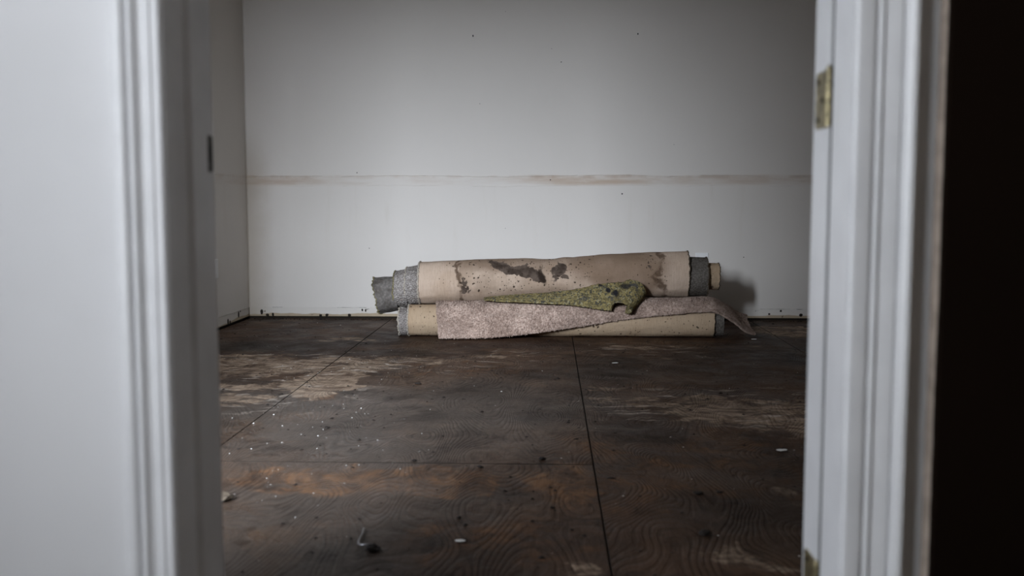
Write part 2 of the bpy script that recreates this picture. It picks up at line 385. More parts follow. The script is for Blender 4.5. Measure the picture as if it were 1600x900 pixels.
# ------------------------------------------------------------------ mesh helpers
def mesh_obj(name, verts, faces, mat, parent=None, smooth=False, uvs=None):
    me = bpy.data.meshes.new(name)
    me.from_pydata([tuple(v) for v in verts], [], faces)
    me.update()
    if smooth: me.polygons.foreach_set('use_smooth', [True]*len(me.polygons))
    me.materials.append(M[mat] if isinstance(mat, str) else mat)
    o = bpy.data.objects.new(name, me); C.objects.link(o)
    if parent is not None: o.parent = parent
    return o
def boxdata(x0, x1, y0, y1, z0, z1):
    v = [(x, y, z) for x in (x0, x1) for y in (y0, y1) for z in (z0, z1)]
    f = [(0,1,3,2), (4,6,7,5), (0,4,5,1), (2,3,7,6), (0,2,6,4), (1,5,7,3)]
    return v, f
def box(name, x0, x1, y0, y1, z0, z1, mat, parent=None):
    v, f = boxdata(x0, x1, y0, y1, z0, z1)
    return mesh_obj(name, v, f, mat, parent)
def bevel_box(name, x0, x1, y0, y1, z0, z1, mat, parent=None, b=0.002):
    """box whose top/bottom edges and verticals carry a small chamfer"""
    import bmesh
    v, f = boxdata(x0, x1, y0, y1, z0, z1)
    o = mesh_obj(name, v, f, mat, parent)
    bm = bmesh.new(); bm.from_mesh(o.data)
    bmesh.ops.bevel(bm, geom=list(bm.edges), offset=b, segments=2, affect='EDGES', profile=0.6)
    bm.to_mesh(o.data); bm.free()
    return o
def multi_box(name, boxes, mat, parent=None):
    V, F = [], []
    for b in boxes:
        v, f = boxdata(*b); n = len(V)
        V += v; F += [tuple(i+n for i in q) for q in f]
    return mesh_obj(name, V, F, mat, parent)
def struct(o, label=None):
    o['kind'] = 'structure'
    if label: o['label'] = label
    return o
def tag(o, label, cat, group=None, kind=None):
    o['label'] = label; o['category'] = cat
    if group: o['group'] = group
    if kind: o['kind'] = kind
    return o
def empty(name, loc=(0, 0, 0)):
    o = bpy.data.objects.new(name, None); C.objects.link(o); o.location = loc; o.empty_display_size = 0.05
    return o
def keep(o, parent):
    """parent without moving (parts are modelled in world metres)"""
    o.parent = parent
    o.matrix_parent_inverse = Matrix.Translation(parent.location).inverted()
    return o
def nz(x, y=0.0, z=0.0): return mnoise.noise(Vector((x, y, z)))
def fbm(x, y=0.0, z=0.0): return mnoise.fractal(Vector((x, y, z)), 0.6, 2.1, 4)

# ------------------------------------------------------------------ the room
XL, XR, YB, YF, ZC = -2.067, 2.40, 6.76, 1.40, 2.50   # inner faces
HY = 1.235                                              # hall face of the front wall
floor = struct(box('floor', XL-0.12, XR+0.12, HY-0.02, YB+0.12, -0.10, -0.013, 'subfloor'), 'dark subfloor under damp plywood sheets')
seams_x = [XL+0.004, -1.080, 0.136, 1.352, XR-0.004]
rows = [[1.36, 1.91, 4.352, YB-0.004], [1.36, 2.992, 5.43, YB-0.004], [1.36, 1.91, 4.352, YB-0.004], [1.36, 2.992, 5.43, YB-0.004]]
for ci in range(4):
    for ri in range(3):
        gp = 0.0026
        dz = random.uniform(-0.0015, 0.0)
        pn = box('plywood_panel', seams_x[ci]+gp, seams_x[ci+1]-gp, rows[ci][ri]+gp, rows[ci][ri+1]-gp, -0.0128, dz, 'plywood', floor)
        pn.data.materials.append(M['gap'])  # grimy edges coloured near-black, painting in shade that the lit seams lack
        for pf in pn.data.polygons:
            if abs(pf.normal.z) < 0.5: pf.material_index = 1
struct(box('ceiling', XL-0.12, XR+0.12, YF-0.02, YB+0.12, ZC, ZC+0.08, 'ceiling'))

# back wall: painted board, bare strip at the foot, dark gap along the floor
wall_back = struct(box('wall_back', XL-0.12, XR+0.12, YB, YB+0.10, 0.076, ZC, 'wall_x'), 'stained white drywall at the back of the room')
def ragged_strip(name, a0, a1, z0, z1, face, thick, axis, mat, parent, amp=0.004, step=0.012, seed=0.0, gaps=None, both=False):
    """thin ragged-edged strip lying against a wall; axis 'x' faces -y, axis 'y' faces +x"""
    n = int((a1-a0)/step); V, F = [], []
    for i in range(n+1):
        a = a0+(a1-a0)*i/n
        top = z1+amp*fbm(a*14+seed, seed, 0.3)*1.2
        bot = z0+(amp*fbm(a*17+seed, 3.3, seed)*1.2 if both else 0)
        for z in (bot, top):
            for d in (0, thick):
                V.append((a, face-d, z) if axis == 'x' else (face+d, a, z))
    for i in range(n):
        if gaps and fbm(((a0+(a1-a0)*i/n))*gaps[0]+seed, 7.7, 1.0) < gaps[1]: continue
        p, q = 4*i, 4*i+4
        F += [(p+1, q+1, q+3, p+3), (p+3, q+3, q+2, p+2), (p, q, q+1, p+1), (p, p+1, p+3, p+2), (q, q+2, q+3, q+1)]
    return mesh_obj(name, V, F, mat, parent)
ragged_strip('bare_strip', XL, XR, 0.014, 0.0745, YB+0.006, 0.004, 'x', 'wall_x', wall_back, 0.0015, seed=1.0)
box('wall_foot', XL-0.1, XR+0.1, YB+0.03, YB+0.10, -0.012, 0.076, 'gap', wall_back)
ragged_strip('torn_paint_edge', XL, XR, 0.0735, 0.0775, YB+0.001, 0.0022, 'x', 'wall_x', wall_back, 0.002, 0.010, 2.0, (3.0, -0.25), True)
# ridges of torn paint and paper where a chair rail was pulled off
def rail_z(u): return 0.973+0.010*fbm(u*1.6, 5.0)
def ridge(name, u0, u1, zf, h, th, face, axis, mat, parent, seed, gap):
    n = int((u1-u0)/0.010); V, F = [], []
    for i in range(n+1):
        u = u0+(u1-u0)*i/n; z = zf(u)+0.003*fbm(u*16, seed)
        hh = h*(0.55+0.9*abs(fbm(u*9, seed+4)))
        t = th*(0.4+1.2*abs(fbm(u*21, seed+9)))
        for zz, d in ((z-hh, 0), (z, t), (z+hh*0.5, 0)):
            V.append((u, face-d, zz) if axis == 'x' else (face+d, u, zz))
    for i in range(n):
        u = u0+(u1-u0)*i/n
        if fbm(u*2.3+seed, 1.1, 2.2) < gap: continue
        p, q = 3*i, 3*i+3
        F += [(p, q, q+1, p+1), (p+1, q+1, q+2, p+2)]
    return mesh_obj(name, V, F, mat, parent)
ridge('torn_paint_ridge', XL+0.01, XR-0.01, rail_z, 0.004, 0.004, YB+0.0003, 'x', 'wall_x', wall_back, 11.0, -0.35)
ridge('torn_paint_ridge', XL+0.01, XR-0.01, lambda u: rail_z(u)-0.066, 0.003, 0.0022, YB+0.0003, 'x', 'wall_x', wall_back, 23.0, -0.05)
# nail holes and chips
def disc(name, u, z, r, face, axis, mat, parent, depth=0.0015, seg=9, stretch=1.0):
    V, F = [], []
    for d in (0.0, depth):
        for i in range(seg):
            a = 2*math.pi*i/seg; rr = r*(1+0.25*nz(i*1.7, u*9, z*7))
            pu, pz = u+rr*math.cos(a), z+rr*stretch*math.sin(a)
            V.append((pu, face-d, pz) if axis == 'x' else (face+d, pu, pz))
    F.append(tuple(range(seg, 2*seg)))
    for i in range(seg): F.append((i, (i+1) % seg, seg+(i+1) % seg, seg+i))
    return mesh_obj(name, V, F, mat, parent)
for u, z, r, s in [(-0.516, 1.903, 0.006, 1.8), (0.582, 1.909, 0.006, 1.5), (0.074, 1.728, 0.006, .7), (0.009, 1.816, 0.003, 1), (-0.471, 1.455, 0.0035, 1), (0.004, 0.946, 0.005, 1.2),
                   (0.487, 0.852, 0.006, 1.3), (1.308, 0.426, 0.005, 1), (-1.231, 0.482, 0.004, 1), (-0.298, 2.061, 0.003, 1), (-1.308, 0.995, 0.004, 1.6), (-0.30, 0.62, 0.0028, 1), (0.83, 1.18, .003, 1)]:
    disc('nail_hole', u, z, r*0.72, YB+0.0005, 'x', 'slot', wall_back, 0.0012, stretch=s)
for u, z, r, s in [(-1.983, 0.043, 0.010, 1.8), (-1.943, 0.021, 0.012, .8), (-1.905, 0.024, 0.008, 1.6), (-1.574, 0.020, 0.011, .7), (-1.53, 0.022, 0.012, .8), (-1.374, 0.022, 0.012, .8), (-1.285, 0.058, 0.006, 1.4),
                   (-1.262, 0.054, 0.005, 1.8), (1.564, 0.063, 0.007, 1), (1.487, 0.041, 0.008, .8), (1.70, 0.035, .012, 1)]:
    disc('torn_chip', u, z, r, YB+0.003, 'x', 'gap', wall_back, 0.0025, stretch=s)

LY0, LY1, LZ0, LZ1 = 2.35, 3.55, 0.85, 1.90
wall_left = struct(multi_box('wall_left', [(XL-0.10, XL, YF-0.02, LY0, 0.076, ZC), (XL-0.10, XL, LY1, YB, 0.076, ZC), (XL-0.10, XL, LY0, LY1, 0.076, LZ0), (XL-0.10, XL, LY0, LY1, LZ1, ZC)], 'wall_y'), 'shaded white drywall on the left side of the room')
ragged_strip('bare_strip', YF, YB-0.001, 0.014, 0.0745, XL-0.006, 0.004, 'y', 'wall_y', wall_left, 0.0015, seed=5.0)
box('wall_foot', XL-0.10, XL-0.03, YF, YB, -0.012, 0.076, 'gap', wall_left)
ragged_strip('torn_paint_edge', YF, YB-0.002, 0.0735, 0.0775, XL-0.001, 0.0022, 'y', 'wall_y', wall_left, 0.002, 0.010, 8.0, (3.0, -0.25), True)
ridge('torn_paint_ridge', LY1+0.05, YB-0.01, lambda u: rail_z(XL+(YB-u)), 0.004, 0.004, XL-0.0003, 'y', 'wall_y', wall_left, 31.0, -0.3)
for u, z, r, s in [(6.30, 0.030, .012, 1.6), (6.34, 0.022, .010, 1.2), (6.52, 0.052, .014, 1.5), (6.56, 0.07, .007, 1.2)]:
    disc('torn_chip', u, z, r, XL-0.003, 'y', 'gap', wall_left, 0.0025, stretch=s)
struct(box('wall_right', XR, XR+0.10, YF-0.02, YB, -0.012, ZC, 'wall_y'))
# filler bead in the inside corner
nb = 60; V = []; F = []
for i in range(nb+1):
    z = 0.08+(ZC-0.08)*i/nb; w = 0.007+0.0025*fbm(z*6)
    V += [(XL, YB-w, z), (XL+w*0.45, YB-w*0.45, z), (XL+w, YB, z)]
for i in range(nb):
    p = 3*i; F += [(p, p+1, p+4, p+3), (p+1, p+2, p+5, p+4)]
mesh_obj('corner_bead', V, F, 'wall_x', wall_back, True)

# front wall (with the doorway and, out of view, the window that lights the room)
DL, DR, DT = -0.476, 0.364, 2.04
WX0, WX1, WZ0, WZ1 = -1.68, -0.86, 0.45, 1.96
JT = 0.018
wf_ = struct(multi_box('wall_front', [
    (XL-0.12, WX0, HY, YF, -0.012, ZC), (WX0, WX1, HY, YF, -0.012, WZ0), (WX0, WX1, HY, YF, WZ1, ZC),
    (WX1, DL-JT, HY, YF, -0.012, ZC), (DL-JT, DR+JT, HY, YF, DT+JT, ZC), (DR+JT, 0.470, HY, YF, -0.012, ZC), (0.470, XR+0.12, HY, YF, -0.012, ZC)], 'hall_paint'),
    'off white hall wall around the open doorway')
win = struct(empty('window_1', ((WX0+WX1)/2, 1.32, WZ0)))
def kbox(name, parent, *a, mat='trim_paint'):
    return keep(box(name, *a, mat), parent)
for a in [(WX0, WX0+0.035, 1.27, 1.33, WZ0, WZ1), (WX1-0.035, WX1, 1.27, 1.33, WZ0, WZ1), (WX0, WX1, 1.27, 1.33, WZ0, WZ0+0.035), (WX0, WX1, 1.27, 1.33, WZ1-0.035, WZ1)]:
    kbox('window_frame', win, *a)
kbox('window_sill', win, WX0-0.03, WX1+0.03, 1.33, 1.43, WZ0-0.02, WZ0+0.004)

win3 = struct(empty('window_3', (XL-0.05, (LY0+LY1)/2, LZ0)))
for a in [(XL-0.08, XL-0.03, LY0, LY0+0.035, LZ0, LZ1), (XL-0.08, XL-0.03, LY1-0.035, LY1, LZ0, LZ1), (XL-0.08, XL-0.03, LY0, LY1, LZ0, LZ0+0.035), (XL-0.08, XL-0.03, LY0, LY1, LZ1-0.035, LZ1)]:
    kbox('window_frame', win3, *a)
kbox('window_sill', win3, XL-0.03, XL+0.03, LY0-0.03, LY1+0.03, LZ0-0.02, LZ0+0.004)

# jambs, stops and moulded casings
def jamb(name, x0, x1, s, stop):
    r = struct(empty(name, (s, 1.31, 0)))
    kbox('jamb_board', r, x0, x1, HY-0.004, YF+0.004, 0, DT)
    kbox('door_stop', r, *stop)
    return r
jamb('trim_1', DL-JT, DL, DL, (DL, DL+0.010, 1.295, 1.352, 0, DT-0.002))
rj = struct(empty('trim_2', (DR, 1.31, 0)))
kbox('jamb_board', rj, DR, DR+JT, HY-0.004, 1.313, 0, DT)
kbox('jamb_board', rj, DR, DR+JT, 1.329, YF+0.004, 0, DT)
kbox('groove_shade_strip', rj, DR+0.0025, DR+JT, 1.313, 1.329, 0, DT, mat='slot')  # near-black strip paints the groove's shade, where lit wood would show
ha = struct(empty('trim_3', (0, 1.31, DT)))
kbox('jamb_board', ha, DL-JT, DR+JT, HY-0.004, YF+0.004, DT, DT+JT)
def casing(name, prof, z1, label):
    """prof: (x, protrusion) from one edge to the other, extruded up the wall on the hall side"""
    pts = [(prof[0][0], HY)]+[(x, HY-d) for x, d in prof]+[(prof[-1][0], HY)]
    n = len(pts); V = [(x, y, z) for z in (0.0, z1) for x, y in pts]
    F = [(i, i+1, n+i+1, n+i) for i in range(n-1)]+[tuple(range(n))[::-1], tuple(range(n, 2*n))]
    o = mesh_obj(name, V, F, 'trim_paint'); struct(o, label); return o
cl = [(-.5375, .0185), (-.5330, .0195), (-.5255, .0195), (-.5215, .0165), (-.5205, .0120), (-.5190, .0120), (-.5165, .0165), (-.5135, .0175), (-.5105, .0160), (-.5080, .0115),
      (-.5040, .0090), (-.5000, .0088), (-.4955, .0105), (-.4915, .0115), (-.4895, .0092), (-.4870, .0098), (-.4825, .0110), (-.4795, .0100), (-.4775, .0070)]
casing('trim_4', cl, DT+0.06, 'white moulded casing left of the doorway')
cr = [(.3665, .0090), (.3690, .0112), (.3760, .0118), (.3835, .0118), (.3870, .0112), (.3885, .0080), (.3915, .0075), (.3935, .0115), (.3965, .0125), (.3990, .0110), (.4005, .0085),
      (.4035, .0100), (.4120, .0128), (.4185, .0142), (.4205, .0118), (.4225, .0120), (.4245, .0180), (.4300, .0225), (.4345, .0230), (.4365, .0210)]
casing('trim_5', cr, DT+0.06, 'white moulded casing right of the doorway')
bx_ = struct(box('trim_6', -.5375, .4365, HY-0.018, HY, DT+0.004, DT+0.06, 'trim_paint'))
# dark brown wall standing a little proud of the hall wall on the right, with a worn plaster corner
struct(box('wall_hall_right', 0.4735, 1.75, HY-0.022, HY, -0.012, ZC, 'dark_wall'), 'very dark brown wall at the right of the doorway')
V, F = [], []; n = 150
for i in range(n+1):
    z = ZC*i/n; w = 0.0035+0.0030*abs(fbm(z*5, 2)); t = 0.004+0.002*fbm(z*8, 6)
    V += [(0.4735-0.006-w*0.3, HY, z), (0.4735-w*0.8, HY-t, z), (0.4735, HY-t-0.003, z)]
for i in range(n):
    p = 3*i; F += [(p, p+1, p+4, p+3), (p+1, p+2, p+5, p+4)]
struct(mesh_obj('trim_7', V, F, 'bare_plaster', None, True), 'chipped bare plaster corner beside the dark wall')

# the hall the camera stands in
HX0, HX1, HY0 = -0.98, 1.75, -1.70
struct(box('floor_hall', HX0-0.1, HX1+0.1, HY0-0.1, HY-0.02, -0.10, 0.0, 'subfloor'))
struct(box('ceiling_hall', HX0-0.1, HX1+0.1, HY0-0.1, YF-0.02, ZC, ZC+0.08, 'ceiling'))
struct(multi_box('wall_hall_left', [(HX0-0.1, HX0, HY0, -0.45, -0.012, ZC), (HX0-0.1, HX0, -0.45, 0.95, -0.012, 0.55), (HX0-0.1, HX0, -0.45, 0.95, 2.05, ZC), (HX0-0.1, HX0, 0.95, HY, -0.012, ZC)], 'hall_paint'))
w2 = struct(empty('window_2', (HX0-0.05, 0.25, 0.55)))
for a in [(HX0-0.07, HX0-0.03, -0.45, -0.415, 0.55, 2.05), (HX0-0.07, HX0-0.03, 0.915, 0.95, 0.55, 2.05), (HX0-0.07, HX0-0.03, -0.45, 0.95, 0.55, 0.585), (HX0-0.07, HX0-0.03, -0.45, 0.95, 2.015, 2.05)]:
    kbox('window_frame', w2, *a)
kbox('window_light_block', w2, HX0-0.030, HX0-0.026, -0.44, 0.94, 0.56, 2.04, mat='plastic')  # unseen opaque panel, added to keep the room lamp from leaking into the hall
struct(box('wall_hall_back', HX0-0.1, HX1+0.1, HY0-0.1, HY0, -0.012, ZC, 'hall_beige'))
struct(box('wall_hall_side', HX1, HX1+0.1, HY0, HY, -0.012, ZC, 'hall_beige'))

# ------------------------------------------------------------------ door hardware
def cyl_data(c, r, h, axis='z', seg=14, r2=None):
    V, F = [], []; r2 = r if r2 is None else r2
    for k, rr in ((0, r), (1, r2)):
        for i in range(seg):
            a = 2*math.pi*i/seg; u, v = rr*math.cos(a), rr*math.sin(a)
            if axis == 'z': V.append((c[0]+u, c[1]+v, c[2]+k*h))
            elif axis == 'x': V.append((c[0]+k*h, c[1]+u, c[2]+v))
            else: V.append((c[0]+u, c[1]+k*h, c[2]+v))
    F = [(i, (i+1) % seg, seg+(i+1) % seg, seg+i) for i in range(seg)]+[tuple(range(seg))[::-1], tuple(range(seg, 2*seg))]
    return V, F
def cyl(name, c, r, h, axis, mat, parent, seg=14, r2=None):
    o = mesh_obj(name, *cyl_data(c, r, h, axis, seg, r2), mat, None, False)
    return keep(o, parent)
def leaf_plate(name, x, t, y0, y1, z0, z1, rc, mat, parent):
    """thin plate in the y-z plane with rounded corners"""
    pts = []
    for cy, cz, a0 in ((y1-rc, z1-rc, 0), (y0+rc, z1-rc, 90), (y0+rc, z0+rc, 180), (y1-rc, z0+rc, 270)):
        for k in range(5):
            a = math.radians(a0+22.5*k); pts.append((cy+rc*math.cos(a), cz+rc*math.sin(a)))
    n = len(pts); V = [(xx, y, z) for xx in (x, x+t) for y, z in pts]
    F = [tuple(range(n))[::-1], tuple(range(n, 2*n))]+[(i, (i+1) % n, n+(i+1) % n, n+i) for i in range(n)]
    return keep(mesh_obj(name, V, F, mat), parent)
def hinge(z0, z1, label):
    h = empty('door_hinge', (DR, 1.37, z0)); tag(h, label, 'hinge', 'hinges on the right door jamb')
    leaf_plate('hinge_leaf', DR-0.0022, 0.0022, 1.327, 1.390, z0, z1, 0.010, 'brass', h)
    k = (z1-z0)/5
    for i in range(5):
        cyl('knuckle', (DR-0.003, 1.322, z0+i*k+0.0006), 0.0048, k-0.0012, 'z', 'brass', h)
    cyl('pin_tip', (DR-0.003, 1.322, z1), 0.0035, 0.004, 'z', 'brass', h, r2=0.002)
    for f, dy in ((0.16, 0.012), (0.5, -0.004), (0.84, 0.012)):
        cyl('screw', (DR-0.0034, 1.362+dy, z0+(z1-z0)*f), 0.0042, 0.0014, 'x', 'dark_metal', h, 10)
    return h
hinge(0.897, 0.972, 'small aged brass hinge high on the right door jamb')
hinge(0.235, 0.313, 'aged brass hinge near the foot of the right door jamb')
sp = empty('strike_plate', (DL, 1.385, 0.866)); tag(sp, 'dark strike plate on the left door jamb', 'strike plate')
leaf_plate('plate', DL, 0.0016, 1.366, 1.397, 0.841, 0.892, 0.006, 'dark_metal', sp)
keep(box('latch_hole', DL+0.0014, DL+0.0022, 1.374, 1.388, 0.855, 0.878, 'slot'), sp)
for zz in (0.848, 0.885): cyl('screw', (DL+0.0012, 1.382, zz), 0.003, 0.0014, 'x', 'dark_metal', sp, 10)

# ------------------------------------------------------------------ outlets
def outlet(loc, axis, label):
    h = empty('outlet_cover', loc); tag(h, label, 'outlet', 'wall outlets')
    def tr(v):   # local (u, depth, z) -> world
        return [((loc[0]+a, loc[1]-d, loc[2]+z) if axis == 'x' else (loc[0]+d, loc[1]+a, loc[2]+z)) for a, d, z in v]
    W, Hh = 0.043, 0.060
    V = [(-W, 0, -Hh), (W, 0, -Hh), (W, 0, Hh), (-W, 0, Hh), (-W, 0.004, -Hh), (W, 0.004, -Hh), (W, 0.004, Hh), (-W, 0.004, Hh),
         (-W+0.004, 0.007, -Hh+0.004), (W-0.004, 0.007, -Hh+0.004), (W-0.004, 0.007, Hh-0.004), (-W+0.004, 0.007, Hh-0.004)]
    F = [(0,1,5,4), (1,2,6,5), (2,3,7,6), (3,0,4,7), (4,5,9,8), (5,6,10,9), (6,7,11,10), (7,4,8,11), (8,9,10,11), (3,2,1,0)]
    keep(mesh_obj('cover_plate', tr(V), F, 'plastic'), h)
    for s in (-1, 1):
        zc = 0.0195*s; seg = 16
        pts = [(0.0165*math.cos(2*math.pi*i/seg), max(-0.0125, min(0.0125, 0.0165*math.sin(2*math.pi*i/seg)))+zc) for i in range(seg)]
        V = [(a, d, z) for d in (0.007, 0.009) for a, z in pts]
        F = [(i, (i+1) % seg, seg+(i+1) % seg, seg+i) for i in range(seg)]+[tuple(range(seg, 2*seg))]
        r = keep(mesh_obj('receptacle', tr(V), F, 'plastic'), h)
        for a in (-0.0062, 0.0062):
            V, F = boxdata(a-0.0012, a+0.0012, 0.0088, 0.0094, zc-0.001, zc+0.0075)
            o = mesh_obj('slot', tr(V), F, 'slot'); o.parent = r
            o.matrix_parent_inverse = Matrix.Translation(h.location).inverted()
    return h
outlet((1.028, YB, 0.396), 'x', 'white outlet cover on the back wall behind the big carpet roll')
outlet((XL, 6.075, 0.385), 'y', 'white outlet cover on the left wall beside the door jamb')

# ------------------------------------------------------------------ carpets
def lerp_tab(tab, x):
    if x <= tab[0][0]: return np.array(tab[0][1:], float)
    for a, b in zip(tab, tab[1:]):
        if x <= b[0]:
            t = (x-a[0])/(b[0]-a[0]); t = t*t*(3-2*t)*0.5+t*0.5
            return np.array(a[1:], float)*(1-t)+np.array(b[1:], float)*t
    return np.array(tab[-1][1:], float)
def tube(name, tab, Y, mat, parent, step=0.014, seg=72, rag=(0.002, 0.002), slant=(0.0, 0.0), th=0.010, wob=0.003, inside='inside', seed=0.0, dents=None):
    """hollow ragged-ended carpet tube: tab of (x, zc, r); outer wall, lips and a bit of inner wall"""
    x0, x1 = tab[0][0], tab[-1][0]; n = max(3, int((x1-x0)/step))
    rings = []
    def ring(i, off, inner):
        R = []
        t = i/n
        for j in range(seg):
            a = 2*math.pi*j/seg; ca, sa = math.cos(a), math.sin(a)
            e0 = (rag[0]*fbm(sa*5+seed, ca*5, 1.3)+rag[0]*0.6*nz(a*9+seed)+slant[0]*(-sa))*max(0, 1-t*4)
            e1 = (rag[1]*fbm(sa*5+seed, ca*5, 8.3)+rag[1]*0.6*nz(a*9+seed, 4)+slant[1]*(-sa))*max(0, 1-(1-t)*4)
            x = x0+(x1-x0)*t+e0+e1
            zc, r = lerp_tab(tab, x)
            r = r-off+wob*fbm(x*3.0+seed, ca*1.5, sa*1.5)
            if dents: r -= dents(x, a)
            R.append((x, Y-r*ca, max(zc+r*sa, 0.001+off)))
        return R
    for i in range(n+1): rings.append(ring(i, 0, False))
    V = [v for R in rings for v in R]; F = []
    for i in range(n):
        for j in range(seg):
            k = (j+1) % seg; F.append((i*seg+j, (i+1)*seg+j, (i+1)*seg+k, i*seg+k))
    o = mesh_obj(name, V, F, mat, None, True)
    keep(o, parent)
    # lip + inner wall at both ends
    for e, idx in ((0, [0, 0, 1, 2]), (1, [n, n, n-1, n-2])):
        V = []; F = []
        for q, i in enumerate(idx): V += ring(i, 0 if q == 0 else th, True)
        for q in range(3):
            for j in range(seg):
                k = (j+1) % seg; f = (q*seg+j, (q+1)*seg+j, (q+1)*seg+k, q*seg+k)
                F.append(f if e == 1 else f[::-1])
        l = mesh_obj('cut_edge', V, F, inside, None, True); keep(l, parent)
    o['_ends'] = 0; del o['_ends']
    return o, ring, n
def fray_ring(name, R, r, mat, parent, seed=0.0, hairs=90, hl=0.008, dirx=-1):
    """knobbly rope of broken yarn following a ring of points, with loose threads"""
    m = len(R); V, F = [], []; seg = 6
    N = m*3
    P = []
    for i in range(N):
        a = i/3; j = int(a) % m; t = a-int(a)
        p = np.array(R[j])*(1-t)+np.array(R[(j+1) % m])*t
        P.append(p)
    cen = np.mean(P, axis=0)
    for i, p in enumerate(P):
        rad = p-cen; rad[0] = 0; rad /= np.linalg.norm(rad)
        rr = r*(0.65+0.8*abs(nz(i*0.9, seed)))
        off = rad*(0.0012*nz(i*0.7, seed+2))+np.array((0.0025*nz(i*0.6, seed+5), 0, 0))
        for k in range(seg):
            b = 2*math.pi*k/seg
            q = p+off+rad*(rr*math.cos(b))+np.array((rr*math.sin(b), 0, 0))
            V.append((q[0], q[1], max(q[2], 0.0008)))
    for i in range(N):
        for k in range(seg):
            F.append((i*seg+k, i*seg+(k+1) % seg, ((i+1) % N)*seg+(k+1) % seg, ((i+1) % N)*seg+k))
    for h in range(hairs):
        i = random.randrange(N); p = P[i]; rad = p-cen; rad[0] = 0; rad /= np.linalg.norm(rad)
        d = np.array((dirx*random.uniform(0.2, 1.0), 0, 0))+rad*random.uniform(-0.5, 0.9)+np.array((0, random.uniform(-.5, .5), random.uniform(-.6, .3)))
        d /= np.linalg.norm(d); L = hl*random.uniform(0.4, 1.3)
        s = np.cross(d, rad+np.array((.1, .2, 0))); s /= np.linalg.norm(s); w = 0.0009
        b0 = len(V); q = p+d*L; q[2] = max(q[2], 0.001)
        V += [tuple(p+s*w), tuple(p-s*w), tuple(p+rad*w), tuple(q)]
        F += [(b0, b0+1, b0+3), (b0+1, b0+2, b0+3), (b0+2, b0, b0+3)]
    o = mesh_obj(name, V, F, mat, None, True)
    return keep(o, parent)

UY = 6.02
roll = empty('carpet_roll', (0.0, UY, 0.18)); tag(roll, 'large rolled carpet with mud stained beige backing lying on top of the pile', 'carpet roll', 'carpet rolls by the back wall')
main_tab = [(-0.785, 0.307, 0.129), (-0.617, 0.313, 0.131), (-0.305, 0.324, 0.132), (-0.033, 0.332, 0.127), (0.16, 0.339, 0.130), (0.392, 0.351, 0.134), (0.623, 0.361, 0.138), (0.826, 0.366, 0.139)]
def dents(x, a):
    # shallow saddle and drag wrinkles near the middle of the roll
    d = 0.006*math.exp(-((x+0.02)/0.07)**2)*max(0, math.sin(a))
    d += 0.004*math.exp(-((x-0.06-0.05*a)/0.03)**2)+0.003*math.exp(-((x-0.13+0.06*a)/0.025)**2)
    return d
o, rg, n = tube('outer_backing', main_tab, UY, 'jute', roll, rag=(0.002, 0.004), th=0.012, dents=dents, wob=0.004)
fray_ring('frayed_edge', rg(0, -0.0005, 0), 0.0075, 'fray', roll, 1.0, 130, 0.008, -1)
fray_ring('frayed_edge', rg(n, 0.0, 0), 0.0045, 'fray_dark', roll, 2.0, 60, 0.008, 1)
o, rg, n = tube('crushed_pile_layer', [(-0.868, 0.289, 0.114), (-0.775, 0.297, 0.121)], UY, 'grey_pile', roll, rag=(0.004, 0), th=0.010, wob=0.004, seed=3.0)
fray_ring('frayed_edge', rg(0, -0.0005, 0), 0.0050, 'fray', roll, 3.0, 130, 0.008, -1)
o, rg, n = tube('crushed_pile_layer', [(-0.938, 0.266, 0.112), (-0.855, 0.276, 0.115)], UY, 'grey_pile', roll, rag=(0.004, 0), th=0.010, wob=0.004, seed=6.0)
fray_ring('frayed_edge', rg(0, -0.0005, 0), 0.0052, 'fray_yellow', roll, 4.0, 130, 0.008, -1)
o, rg, n = tube('felt_layer', [(-1.050, 0.226, 0.112), (-0.985, 0.234, 0.110), (-0.915, 0.243, 0.105)], UY, 'grey_felt', roll, step=0.008, rag=(0.012, 0), slant=(0.022, 0), th=0.009, wob=0.004, seed=9.0)
fray_ring('frayed_edge', rg(0, -0.0005, 0), 0.0045, 'fray_yellow', roll, 5.0, 120, 0.010, -1)
o, rg, n = tube('felt_layer', [(0.815, 0.350, 0.121), (0.941, 0.349, 0.117)], UY, 'dark_felt', roll, rag=(0, 0.005), th=0.010, seed=12.0)
fray_ring('frayed_edge', rg(n, 0.0, 0), 0.0042, 'fray_dark', roll, 6.0, 90, 0.010, 1)
o, rg, n = tube('inner_backing', [(0.925, 0.353, 0.080), (1.014, 0.352, 0.079)], UY, 'jute_tan', roll, rag=(0, 0.004), th=0.010, seed=15.0)
fray_ring('frayed_edge', rg(n, 0.0, 0), 0.0038, 'fray_dark', roll, 7.0, 80, 0.009, 1)

LY = 5.90
low = empty('carpet_roll', (0.0, LY, 0.0)); tag(low, 'smaller tan carpet roll lying on the floor under the pink carpet', 'carpet roll', 'carpet rolls by the back wall')
o, rg, n = tube('outer_backing', [(-0.837, 0.094, 0.093), (0.0, 0.094, 0.093), (0.965, 0.094, 0.093)], LY, 'jute_tan', low, rag=(0.003, 0.003), th=0.010, seed=21.0)
fray_ring('frayed_edge', rg(0, -0.0005, 0), 0.0056, 'fray', low, 11.0, 110, 0.007, -1)
fray_ring('frayed_edge', rg(n, 0.0, 0), 0.0030, 'fray_dark', low, 12.0, 60, 0.007, 1)
o, rg, n = tube('crushed_pile_layer', [(-0.895, 0.085, 0.080), (-0.825, 0.086, 0.081)], LY, 'grey_pile', low, rag=(0.006, 0), th=0.009, seed=24.0)
fray_ring('frayed_edge', rg(0, -0.0005, 0), 0.0055, 'fray', low, 13.0, 140, 0.008, -1)
